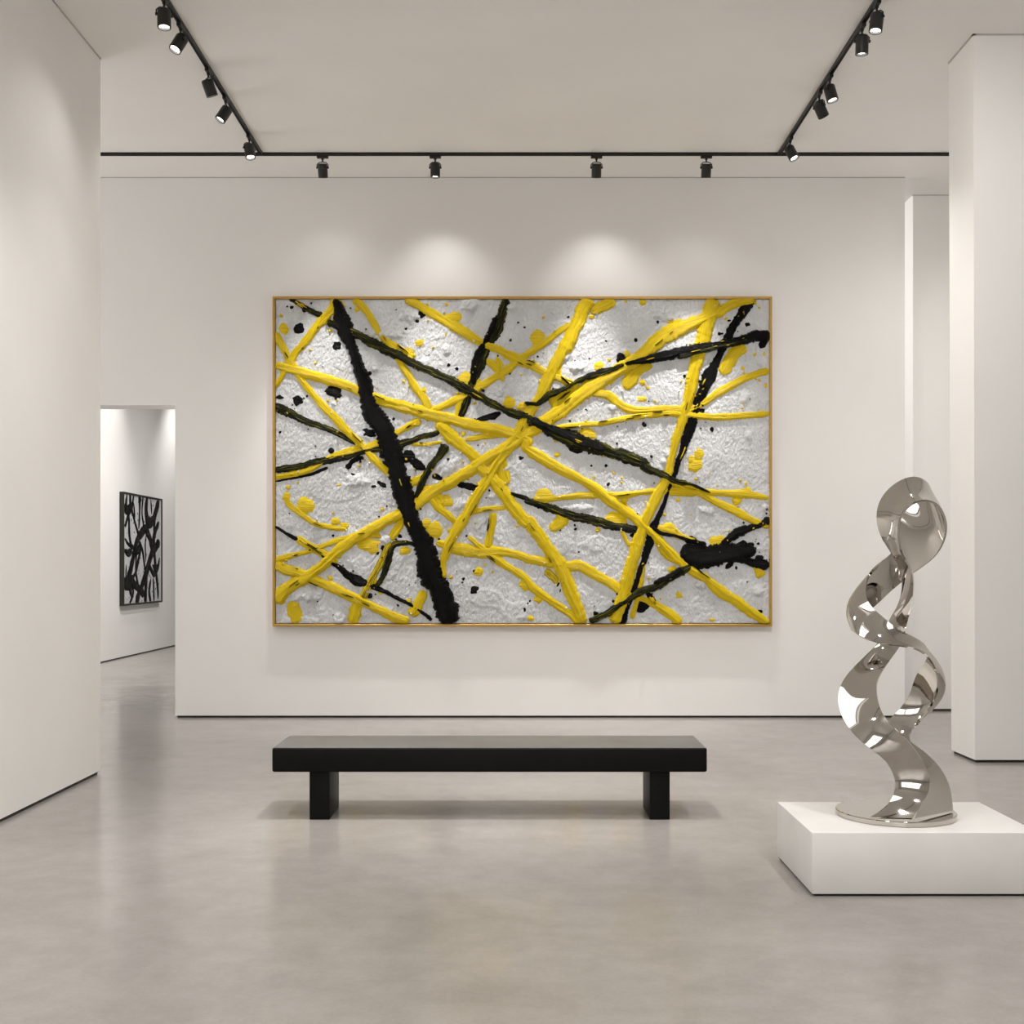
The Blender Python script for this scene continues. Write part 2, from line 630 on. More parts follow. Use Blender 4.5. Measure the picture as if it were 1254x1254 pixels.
# closed loop of vertices round the ribbon's section: front face, rounded edge, back face, rounded edge
rings = []
for i in range(nr):
    ring = []
    for j in range(NV + 1):
        ring.append(bm.verts.new(cent[i][j] + norm[i][j] * TH))
    for j in range(NV, -1, -1):
        ring.append(bm.verts.new(cent[i][j] - norm[i][j] * TH))
    rings.append(ring)
for A, B in zip(rings, rings[1:]):
    n = len(A)
    for k in range(n):
        j = (k + 1) % n
        bm.faces.new((A[k], B[k], B[j], A[j]))
bm.faces.new(rings[0])
bm.faces.new(rings[-1][::-1])
bmesh.ops.recalc_face_normals(bm, faces=bm.faces)
sculpt = thing('sculpture', 'tall twisted ribbon sculpture of mirror-polished steel standing on the low white plinth',
               'sculpture', (axis.x, YC, 0.30))
for v in bm.verts:
    v.co -= Vector(sculpt.location)
    v.co.z = max(v.co.z, 0.012)
o = obj('ribbon', bm, M_STEEL, sculpt)
auto_smooth(o, 50)
bm = bmesh.new()
RD = 470 / U
lathe(bm, [(0, 0.0), (RD - .004, 0.0), (RD, .004), (RD, .024), (RD - .004, .028), (0, .028)], Matrix.Identity(4), 96)
bmesh.ops.recalc_face_normals(bm, faces=bm.faces)
o = obj('base_disc', bm, M_STEEL, sculpt)
auto_smooth(o, 40)

# ------------------------------------------------------------------ paint strokes
def conv(pts):
    out = []
    for p in pts:
        if isinstance(p, str):
            cur = CROPS[p]
            continue
        out.append((cur[0] + p[0] / KS, cur[1] + p[1] / KS, p[2] / KS))
    return out


class Relief:
    """collects thick strokes and blobs on a picture plane measured in plane units (u right, v down)"""

    def __init__(self, to3d, umin, umax, vmin, vmax, metre):
        self.bm = bmesh.new()
        self.uv = self.bm.loops.layers.uv.new('UVMap')
        self.to3d = to3d
        self.lim = (umin, umax, vmin, vmax)
        self.metre = metre      # units per metre
        self.seed = 0

    def P(self, u, v, h):
        a, b, c, d = self.lim
        return self.to3d(min(max(u, a), b), min(max(v, c), d), h)

    def stroke(self, pts, height, lift, mat=0, rough=1.0, nv=10, ds=1.0):
        self.seed += 1
        s0 = self.seed * 17.31
        S = catmull(pts, ds)
        rows = []
        along = 0.0
        prev = None
        for i, q in enumerate(S):
            a = S[max(i - 2, 0)]
            c = S[min(i + 2, len(S) - 1)]
            t = Vector((c[0] - a[0], c[1] - a[1]))
            t = t.normalized() if t.length > 1e-6 else Vector((1, 0))
            n = Vector((-t.y, t.x))
            if prev is not None:
                along += math.hypot(q[0] - prev[0], q[1] - prev[1])
            prev = q
            w = q[2] / 2
            e = []
            for sd in (0, 1):
                nz = noise.noise(Vector((along * 0.05, s0, sd * 9.1))) * 0.34
                nz += noise.noise(Vector((along * 0.15, s0 + 3, sd * 5.3))) * 0.18
                nz += noise.noise(Vector((along * 0.5, s0 + 7, sd * 7.7))) * 0.18
                e.append(w * (1.0 + nz * rough))
            tip = min(1.0, (i + 1) / 4.0, (len(S) - i) / 4.0)
            wob = noise.noise(Vector((along * 0.02, s0, 44.0))) * w * 0.3
            row = []
            for j in range(nv + 1):
                s = -1 + 2 * j / nv
                off = (e[0] if s < 0 else e[1]) * s * (0.4 + 0.6 * tip) + wob
                rid = 0.78 + 0.55 * noise.noise(Vector((along * 0.022, s * 3.4 + s0, 1.7))) \
                    + 0.16 * noise.noise(Vector((along * 0.16, s * 3.0 + s0, 4.7)))
                edge = 1 - abs(s) ** 7
                hh = (lift * 1.25 + height * 1.05 * (1 - s * s * 0.7) * rid) * edge * (0.3 + 0.7 * tip)
                vtx = self.bm.verts.new(self.P(q[0] + n.x * off, q[1] + n.y * off, hh - (0.003 if abs(s) > .99 else 0)))
                row.append((vtx, along / self.metre + s0, s * 0.5 * w * 2 / self.metre * 6 + s0))
            rows.append(row)
        for A, B in zip(rows, rows[1:]):
            for j in range(nv):
                q = (A[j], A[j + 1], B[j + 1], B[j])
                f = self.bm.faces.new([x[0] for x in q])
                f.material_index = mat
                f.smooth = True
                for lp, x in zip(f.loops, q):
                    lp[self.uv].uv = (x[1], x[2])

    def blob(self, u, v, r, height, mat=0, asp=1.0, ang=0.0, seg=18, jag=1.0):
        self.seed += 1
        s0 = self.seed * 5.77
        nr_ = 4
        rings_ = []
        c = self.bm.verts.new(self.P(u, v, height))
        ca, sa = math.cos(ang), math.sin(ang)
        for k in range(1, nr_ + 1):
            f = k / nr_
            ring = []
            for i in range(seg):
                a = 2 * PI * i / seg
                rr = r * f * (1 + jag * (0.32 * noise.noise(Vector((math.cos(a) * 1.2 + s0, math.sin(a) * 1.2, s0)))
                                         + 0.22 * noise.noise(Vector((math.cos(a) * 3 + s0, math.sin(a) * 3, 3.3)))))
                x, y = rr * math.cos(a) * asp, rr * math.sin(a)
                hh = height * (1 - f ** 3) * (1 + 0.35 * noise.noise(Vector((x * .4 + s0, y * .4, 8.8)))) - (0.003 if k == nr_ else 0)
                ring.append(self.bm.verts.new(self.P(u + x * ca - y * sa, v + x * sa + y * ca, hh)))
            rings_.append(ring)
        fs = []
        for i in range(seg):
            j = (i + 1) % seg
            fs.append(self.bm.faces.new((c, rings_[0][i], rings_[0][j])))
            for A, B in zip(rings_, rings_[1:]):
                fs.append(self.bm.faces.new((A[i], B[i], B[j], A[j])))
        for f in fs:
            f.material_index = mat
            f.smooth = True
            for lp in f.loops:
                co = lp.vert.co
                lp[self.uv].uv = (co.x + co.y + s0, co.z * 3)


# the big painting
PD = 0.063                      # canvas face stands this far off the wall
YP = YB - PD
UPM = F / YP                    # picture units (photo pixels) per metre
paint = thing('painting', 'huge gold-framed abstract painting of crossing yellow and black strokes on the back wall',
              'painting', (at(639.5, 565, YB).x, YB, at(639.5, 565, YB).z))
PO = Vector(paint.location)


def big3d(u, v, h):
    return at(u, v, YP) + Vector((0, -h, 0)) - PO


CU0, CU1, CV0, CV1 = 337.6, 942.2, 366.6, 763.4
# frame: four mitred gold rails in one mesh
FU0, FU1, FV0, FV1 = 333.6, 945.6, 362.9, 767.3
YFR = YB - 0.078


def fr3(u, v, Y):
    return at(u, v, YFR) * 1.0 + Vector((0, Y - YFR, 0)) - PO


bm = bmesh.new()
IN = 3.1
loops = []
for (i_, Y) in ((0, YB), (0, YFR + .003), (0.4, YFR), (IN - .4, YFR), (IN, YFR + .003), (IN, YB - .02)):
    loops.append([bm.verts.new(fr3(u, v, Y)) for u, v in
                  ((FU0 + i_, FV0 + i_), (FU1 - i_, FV0 + i_), (FU1 - i_, FV1 - i_), (FU0 + i_, FV1 - i_))])
for A, B in zip(loops, loops[1:]):
    for i in range(4):
        j = (i + 1) % 4
        bm.faces.new((A[i], A[j], B[j], B[i]))
bmesh.ops.recalc_face_normals(bm, faces=bm.faces)
obj('frame', bm, M_GOLD, paint)
# dark backing board seen in the thin gap between frame and canvas
bm = bmesh.new()
p0, p1 = fr3(FU0 + IN - .2, FV1 - IN + .2, YB), fr3(FU1 - IN + .2, FV0 + IN - .2, YB)
box(bm, p0.x, p1.x, -0.02, -0.002, p0.z, p1.z)
obj('backing_board', bm, M_GAP, paint)

CROPS = {'A': (325, 355), 'B': (635, 355), 'C': (325, 560), 'D': (635, 560)}
KS = 3.919


# lumps of thick white gesso: crop, x, y, radius, aspect
WBLOBS = [('A', 70, 415, 20, 1), ('A', 525, 370, 34, .6), ('A', 870, 285, 26, 1), ('A', 760, 350, 30, 1.2), ('A', 600, 190, 60, 1.6), ('A', 1135, 480, 26, .5), ('A', 990, 70, 40, 1.2), ('A', 1180, 80, 20, 2), ('A', 330, 548, 12, 1.4), ('A', 700, 120, 40, 1.4),
          ('B', 230, 320, 26, 1), ('B', 1165, 345, 26, 1.2), ('B', 1090, 515, 34, .8), ('B', 1105, 700, 28, .7), ('B', 715, 790, 26, .8), ('B', 100, 560, 30, .8), ('B', 280, 370, 30, 1.4), ('B', 690, 100, 60, 1.1), ('B', 450, 560, 20, 1.3),
          ('C', 875, 40, 54, 1.1), ('C', 935, 225, 32, 1), ('C', 1155, 52, 26, .8), ('C', 580, 392, 30, 1), ('C', 490, 638, 22, 1), ('C', 1080, 460, 26, 1.1), ('C', 360, 770, 40, 1), ('C', 815, 120, 16, 1.2), ('C', 440, 110, 40, 1.6), ('C', 830, 440, 22, 1.2), ('C', 1230, 765, 20, 1), ('C', 1090, 180, 26, 1), ('C', 200, 660, 40, 2),
          ('D', 880, 610, 30, 1.3), ('D', 1150, 640, 30, 1), ('D', 900, 250, 30, 1.6), ('D', 300, 240, 30, 2), ('D', 1180, 240, 24, .8), ('D', 700, 20, 20, 1), ('D', 1090, 500, 14, 1.5)]

LUMPS = [(CROPS[c][0] + x / KS, CROPS[c][1] + y / KS, r / KS, a, 0.008 + 0.016 * min(1, r / 40), k) for k, (c, x, y, r, a) in enumerate(WBLOBS)]

# canvas: dense sheet with real plaster relief
bm = bmesh.new()
STEP = 1.25
nu, nv_ = int((CU1 - CU0) / STEP), int((CV1 - CV0) / STEP)
grid = []
for jv in range(nv_ + 1):
    row = []
    for iu in range(nu + 1):
        u = CU0 + (CU1 - CU0) * iu / nu
        v = CV0 + (CV1 - CV0) * jv / nv_
        wx = noise.noise(Vector((u * .03, v * .03, 2.2))) * 6
        h = 0.0062 * noise.noise(Vector(((u + v * .35 + wx) * 0.42, (v - u * .2) * 0.20, 0.3)))
        h += 0.004 * noise.noise(Vector((u * .035, v * .035, 5.1)))
        # slabs of knife-spread gesso
        k = noise.noise(Vector((u * .022 + 3, v * .03, 9.4)))
        if k > 0.22:
            h += min(0.006, (k - .22) * .08)
        for lu, lv, lr, la, lh, lk in LUMPS:
            if abs(u - lu) < lr * 2 * la and abs(v - lv) < lr * 2:
                q = Vector(((u - lu) / la, v - lv))
                rr = q.length / (lr * (0.9 + .5 * noise.noise(Vector((u * .16, v * .16, lk)))))
                if rr < 1:
                    h += lh * (1 - rr ** 3) * (0.9 + .5 * (v - lv) / lr + .4 * noise.noise(Vector((u * .25, v * .25, lk + 5))))
        row.append(bm.verts.new(big3d(u, v, h)))
    grid.append(row)
for A, B in zip(grid, grid[1:]):
    for i in range(nu):
        bm.faces.new((A[i], B[i], B[i + 1], A[i + 1])).smooth = True
# turned-over sides of the canvas
rim = grid[0] + [r[-1] for r in grid[1:]] + grid[-1][-2::-1] + [r[0] for r in grid[-2:0:-1]]
back = [bm.verts.new((v.co.x, -0.02, v.co.z)) for v in rim]
for i in range(len(rim)):
    j = (i + 1) % len(rim)
    bm.faces.new((rim[i], rim[j], back[j], back[i]))
canvas = obj('canvas', bm, M_CANVAS, paint)

YSTROKES = [  # (points with width, height m, lift m, material 0 yellow / 1 streaked)
    (['A', (352, 45, 75), (320, 95, 50), (270, 150, 42), (180, 260, 42), (115, 340, 46), (85, 400, 30), (48, 465, 24)], .016, .006, 0),
    (['A', (45, 205, 38), (80, 270, 36), (120, 335, 40), (170, 430, 38), (250, 530, 40), (330, 610, 40), (420, 710, 44), (490, 775, 40), 'C', (520, 5, 44), (560, 40, 46), (612, 90, 30)], .015, .006, 0),
    (['A', (425, 45, 45), (460, 75, 38), (500, 130, 36), (560, 215, 40), (620, 300, 40), (660, 370, 36), (700, 430, 38), (750, 510, 40), (790, 580, 48)], .015, .006, 0),
    (['A', (600, 250, 36), (650, 285, 44), (710, 330, 34)], .012, .006, 0),
    (['A', (670, 45, 46), (740, 85, 44), (830, 130, 48), (920, 185, 50), (1000, 230, 42), (1060, 262, 40), (1130, 290, 44), (1254, 355, 46), 'B', (60, 360, 42), (130, 400, 38), (210, 435, 36), (290, 468, 40)], .016, .008, 0),
    (['B', (350, 490, 40), (420, 500, 48), (480, 545, 48), (540, 575, 46), (620, 580, 34), (720, 570, 34), (800, 575, 38)], .014, .007, 0),
    (['B', (255, 165, 36), (190, 205, 34), (130, 250, 34), (60, 300, 36), (0, 335, 40), 'A', (1170, 375, 44), (1100, 425, 44), (1020, 475, 46), (930, 520, 42), (850, 560, 38), (770, 590, 38)], .014, .006, 0),
    (['A', (745, 625, 40), (680, 660, 36), (600, 705, 36), (520, 742, 44), (440, 765, 44), (330, 795, 34), 'C', (200, 62, 34), (120, 85, 30), (46, 98, 26)], .013, .005, 0),
    (['A', (700, 742, 22), (780, 742, 20), (850, 730, 18)], .008, .006, 0),
    (['A', (960, 720, 26), (1080, 700, 34), (1180, 690, 30)], .010, .005, 0),
    (['B', (1200, 385, 36), (1140, 405, 36), (1060, 440, 36), (960, 495, 40), (880, 545, 36), (800, 580, 38), (720, 585, 34)], .014, .007, 0),
    (['C', (45, 497, 34), (120, 475, 30), (200, 455, 28), (300, 420, 28), (400, 385, 34), (470, 370, 40), (560, 385, 24)], .011, .005, 0),
    (['C', (820, 408, 34), (900, 440, 62), (980, 452, 70), (1060, 455, 60), (1150, 455, 50), (1230, 475, 46), 'D', (60, 487, 46), (130, 503, 48), (230, 525, 46), (300, 525, 56), (380, 570, 56), (440, 600, 48), (500, 645, 44), (570, 672, 34), (640, 700, 40), (710, 740, 52), (780, 800, 52)], .016, .006, 0),
    (['C', (975, 378, 24), (1020, 415, 30), (1080, 465, 46), (1140, 510, 40), (1200, 550, 42), (1254, 590, 38), 'D', (70, 625, 42), (130, 670, 38), (190, 712, 44), (250, 755, 40), (290, 795, 46)], .014, .007, 0),
    (['C', (1095, 265, 48), (1085, 330, 44), (1065, 440, 44)], .013, .006, 0),
    (['C', (975, 268, 34), (1050, 248, 28), (1160, 240, 26)], .009, .006, 0),
    (['D', (70, 195, 44), (130, 198, 42), (200, 195, 30), (290, 183, 30), (400, 180, 36), (480, 185, 38), (580, 170, 32), (680, 160, 34), (800, 165, 42), (900, 165, 36), (1000, 172, 34), (1090, 178, 42), (1200, 196, 26)], .013, .006, 0),
    (['D', (690, 100, 30), (760, 128, 36), (850, 160, 38), (930, 205, 36), (1030, 255, 40), (1110, 295, 36), (1200, 335, 30)], .013, .010, 0),
    (['C', (100, 180, 30), (112, 225, 32), (160, 265, 30), (230, 312, 28), (310, 338, 30), (395, 345, 22)], .012, .004, 0),
    (['C', (150, 385, 40), (220, 432, 42), (290, 470, 42), (345, 505, 28)], .012, .006, 0),
    (['C', (800, 190, 40), (830, 235, 46), (880, 280, 38), (925, 325, 26)], .016, .007, 0),
    (['C', (750, 150, 70), (810, 200, 66), (850, 240, 46)], .012, .006, 0),
    (['C', (690, 130, 44), (760, 90, 40), (790, 40, 24)], .010, .004, 0),
    (['C', (640, 260, 44), (650, 320, 44), (600, 400, 40)], .012, .006, 0),
    (['C', (600, 405, 40), (570, 460, 38), (530, 550, 38), (490, 630, 42), (470, 680, 40)], .013, .007, 1),
    (['C', (445, 690, 60), (430, 740, 62), (415, 800, 58)], .014, .005, 0),
    (['C', (765, 640, 46), (735, 690, 56), (700, 760, 60)], .014, .006, 0),
    (['C', (1130, 0, 50), (1140, 70, 60), (1165, 130, 36)], .012, .005, 0),
    (['D', (490, 345, 16), (510, 385, 24), (535, 430, 18)], .010, .004, 0),
    (['D', (660, 335, 26), (720, 355, 44), (790, 385, 30), (850, 400, 22)], .010, .006, 0),
    (['D', (665, 380, 40), (690, 430, 46), (740, 475, 54), (800, 520, 34)], .014, .008, 0),
    (['D', (600, 500, 26), (590, 590, 22), (565, 700, 26), (545, 775, 26)], .010, .006, 0),
    (['B', (460, 45, 60), (400, 85, 64), (350, 110, 40)], .012, .004, 0),
    (['B', (1085, 265, 50), (1030, 310, 80), (1000, 360, 76), (975, 405, 44)], .010, .003, 0),
    (['B', (640, 360, 46), (570, 390, 56), (530, 440, 70), (515, 480, 34)], .011, .004, 0),
    (['B', (820, 160, 40), (760, 175, 60), (715, 205, 40)], .012, .006, 0),
    (['D', (190, 265, 30), (200, 300, 80), (150, 350, 40)], .010, .003, 0),
    (['D', (1105, 485, 18), (1140, 530, 34), (1165, 575, 60)], .010, .006, 0),
    (['D', (130, 540, 40), (170, 580, 40), (185, 610, 20)], .008, .004, 1),
    (['A', (1060, 335, 30), (1095, 360, 50), (1130, 400, 40), (1140, 440, 18)], .012, .006, 0),
    (['A', (1110, 320, 16), (1125, 370, 34), (1115, 420, 30)], .012, .006, 0),
    (['A', (940, 500, 34), (930, 560, 34), (915, 615, 30)], .011, .005, 0),
    (['C', (130, 690, 60), (140, 740, 80), (150, 800, 60)], .011, .003, 0),
    (['A', (820, 640, 60), (880, 690, 76), (950, 750, 66), (1010, 810, 60), 'C', (1010, 20, 80)], .018, .007, 0),
    (['B', (190, 350, 40), (200, 420, 34), (290, 500, 26)], .010, .005, 0),
    (['B', (160, 560, 90), (230, 500, 80), (290, 460, 50)], .012, .004, 0),
    # the long main strokes, laid last of the yellow
    (['C', (45, 508, 48), (110, 538, 50), (200, 575, 50), (300, 620, 48), (400, 665, 48), (500, 708, 46), (600, 752, 52), (690, 790, 56)], .018, .010, 0),
    (['A', (45, 362, 38), (120, 380, 46), (200, 403, 50), (300, 432, 50), (400, 465, 46), (480, 497, 50), (570, 535, 54), (660, 562, 58), (760, 590, 60), (860, 618, 64), (960, 640, 60), (1080, 663, 56), (1180, 690, 54), (1254, 722, 56),
      'D', (40, -40, 52), (120, 8, 56), (200, 55, 50), (290, 105, 48), (360, 150, 52), (430, 198, 54), (500, 245, 54), (570, 305, 48), (630, 358, 44), (690, 420, 48), (750, 480, 46), (820, 535, 46), (900, 585, 48), (980, 650, 56), (1060, 700, 54), (1130, 750, 50), (1200, 795, 34)], .020, .012, 0),
    (['B', (1130, 48, 46), (1060, 62, 50), (980, 95, 54), (900, 130, 62), (820, 165, 68), (740, 205, 78), (670, 255, 78), (600, 312, 72), (530, 360, 70), (450, 410, 74), (370, 455, 74), (290, 510, 72), (200, 575, 72), (120, 640, 70),
      'A', (1254, 690, 60), (1180, 745, 60), (1080, 805, 60), 'C', (960, 70, 58), (870, 128, 62), (770, 195, 64), (690, 250, 60), (600, 300, 56), (510, 350, 60), (420, 400, 60), (330, 465, 56), (240, 545, 56), (160, 600, 64), (90, 650, 70), (45, 690, 70)], .022, .012, 0),
    (['B', (340, 45, 78), (310, 110, 74), (270, 190, 74), (220, 280, 72), (170, 370, 64), (120, 460, 56), (70, 555, 56), (20, 650, 60), 'A', (1190, 720, 60), (1130, 800, 56),
      'C', (1060, 110, 46), (1010, 195, 52), (960, 285, 56), (910, 370, 52), (870, 440, 44), (850, 510, 36), (860, 580, 24)], .022, .014, 0),
    (['C', (1000, 10, 70), (1050, 65, 66), (1110, 135, 72), (1180, 225, 72), (1254, 315, 66), 'D', (50, 305, 66), (110, 385, 68), (160, 460, 72), (210, 550, 72), (250, 640, 68), (285, 720, 62), (312, 795, 56)], .022, .012, 0),
    (['B', (935, 45, 80), (915, 110, 80), (892, 200, 78), (868, 290, 68), (845, 390, 62), (822, 490, 56), (800, 570, 52), (770, 680, 44), (735, 800, 40),
      'D', (718, 80, 46), (680, 160, 58), (640, 240, 52), (600, 330, 52), (565, 430, 60), (535, 530, 66), (510, 630, 66), (485, 720, 66), (460, 795, 62)], .020, .014, 0),
    (['B', (1204, 595, 32), (1100, 602, 32), (1000, 608, 36), (900, 608, 40), (800, 600, 36), (700, 598, 34), (600, 605, 32), (500, 620, 28), (400, 640, 26), (300, 650, 26), (170, 662, 28)], .012, .012, 0),
]
KSTROKES = [  # material 0 black, 1 black with olive
    (['A', (1158, 45, 40), (1125, 130, 62), (1090, 210, 62), (1050, 300, 58), (1010, 390, 52), (985, 460, 44), (965, 540, 40), (930, 620, 30)], .013, .006, 1),
    (['A', (1110, 130, 36), (1070, 220, 34), (1010, 360, 40), (1000, 460, 36)], .014, .012, 0),
    (['A', (45, 555, 46), (110, 585, 48), (180, 622, 36), (260, 655, 32), (350, 692, 28), (440, 742, 20)], .012, .006, 1),
    (['A', (835, 683, 28), (760, 703, 30), (690, 728, 36), (630, 752, 40), (560, 765, 30), (470, 778, 30), (370, 805, 36), 'C', (220, 25, 40), (130, 48, 36), (46, 65, 34)], .012, .008, 1),
    (['C', (300, 50, 16), (200, 85, 14), (46, 115, 10)], .005, .003, 0),
    (['C', (470, 0, 20), (420, 20, 30), (390, 55, 30)], .006, .002, 0),
    (['A', (1130, 590, 26), (1070, 612, 34), (1010, 632, 24)], .010, .005, 0),
    (['B', (510, 360, 22), (420, 395, 40), (320, 425, 34), (230, 470, 24), (150, 500, 34), (90, 545, 28), (30, 540, 20)], .014, .026, 1),
    (['C', (1170, 172, 20), (1254, 200, 30), 'D', (40, 212, 40), (120, 235, 42), (200, 260, 46), (280, 285, 44), (370, 308, 48), (460, 330, 46), (540, 345, 42), (585, 355, 36)], .013, .008, 1),
    (['C', (920, 128, 24), (960, 135, 34), (1030, 150, 26)], .010, .004, 0),
    (['C', (800, 90, 34), (850, 100, 30)], .008, .004, 0),
    (['C', (45, 332, 14), (90, 360, 16), (160, 398, 18), (230, 440, 12), (320, 505, 20), (380, 550, 34), (430, 590, 54), (490, 610, 36), (560, 640, 24), (640, 680, 20), (720, 725, 20), (800, 780, 24)], .010, .007, 0),
    (['A', (870, 745, 50), (830, 800, 36), 'C', (790, 50, 34), (750, 130, 36), (722, 200, 20)], .012, .018, 1),
    (['C', (735, 425, 30), (680, 412, 30), (620, 420, 34), (595, 480, 40), (570, 560, 36), (530, 625, 24)], .010, .006, 1),
    (['C', (560, 420, 20), (570, 470, 18), (545, 470, 20)], .006, .003, 0),
    (['C', (700, 10, 40), (735, 40, 50), (770, 60, 20)], .008, .004, 0),
    (['D', (635, 330, 22), (680, 362, 20), (760, 380, 18), (850, 405, 22), (900, 420, 30)], .010, .016, 0),
    (['D', (780, 440, 60), (830, 460, 118), (900, 468, 112), (970, 465, 100), (1040, 455, 80), (1110, 445, 66), (1130, 430, 40)], .014, .022, 0),
    (['D', (1040, 470, 90), (1090, 495, 44), (1150, 508, 44), (1204, 515, 48)], .012, .014, 0),
    (['D', (960, 440, 40), (1000, 400, 40), (1060, 360, 54), (1110, 345, 36), (1160, 325, 32), (1204, 308, 46)], .012, .014, 0),
    (['D', (1204, 290, 40), (1180, 320, 30)], .008, .008, 1),
    (['D', (830, 520, 30), (780, 545, 46), (720, 585, 42), (650, 625, 40), (580, 650, 38), (500, 700, 30), (430, 745, 36), (340, 785, 40)], .013, .026, 1),
    (['D', (790, 530, 30), (730, 570, 32), (650, 608, 28)], .010, .034, 0),
    (['D', (615, 640, 22), (640, 680, 32), (660, 712, 18)], .010, .008, 0),
    (['B', (1122, 45, 54), (1085, 100, 50), (1040, 160, 44), (1000, 240, 46), (960, 325, 40), (915, 410, 60), (880, 490, 52), (855, 560, 42), (838, 625, 56), (810, 710, 46), (785, 780, 36),
      'D', (770, 10, 32), (750, 70, 30), (722, 150, 22), (700, 220, 20), (670, 290, 30), (640, 370, 52), (615, 450, 44), (590, 530, 30), (560, 620, 30), (525, 710, 30), (495, 800, 44)], .012, .007, 0),
    (['A', (115, 42, 22), (170, 75, 28), (220, 100, 26), (275, 125, 30)], .009, .006, 1),
    (['A', (300, 155, 40), (360, 175, 40), (430, 210, 44), (500, 245, 46), (580, 282, 50), (650, 315, 48), (720, 358, 40), (800, 397, 44), (880, 432, 46), (960, 475, 54), (1040, 520, 40), (1110, 560, 38), (1190, 595, 46), (1254, 610, 44),
      'B', (60, 632, 56), (130, 660, 62), (200, 692, 74), (270, 720, 90), (340, 745, 84), (420, 775, 64), (500, 800, 60), (600, 830, 54), 'D', (600, 40, 52), (690, 85, 40), (760, 120, 34), (850, 142, 22), (920, 170, 12)], .017, .022, 1),
    (['B', (60, 625, 40), (150, 665, 36), (240, 705, 56), (320, 735, 56), (420, 770, 34)], .010, .036, 0),
    (['B', (1204, 222, 74), (1150, 222, 60), (1090, 235, 46), (1030, 255, 44), (960, 265, 40), (890, 272, 38), (820, 287, 40), (750, 303, 50), (690, 315, 54), (630, 332, 40), (570, 347, 32), (510, 358, 22)], .014, .034, 0),
    (['B', (1100, 240, 20), (1020, 262, 18), (860, 300, 20), (760, 325, 22)], .008, .042, 1),
    # the heavy black diagonal
    (['A', (335, 45, 30), (352, 100, 50), (370, 160, 84), (395, 225, 66), (418, 290, 58), (440, 350, 58), (462, 415, 66), (485, 480, 76), (510, 545, 84), (535, 610, 92), (560, 680, 100), (585, 745, 108), (612, 815, 104),
      'C', (625, 70, 96), (650, 140, 92), (672, 205, 92), (695, 265, 86), (720, 330, 86), (748, 395, 96), (770, 455, 108), (785, 520, 118), (805, 580, 118), (832, 650, 108), (862, 720, 104), (892, 798, 96)], .026, .026, 0),
]
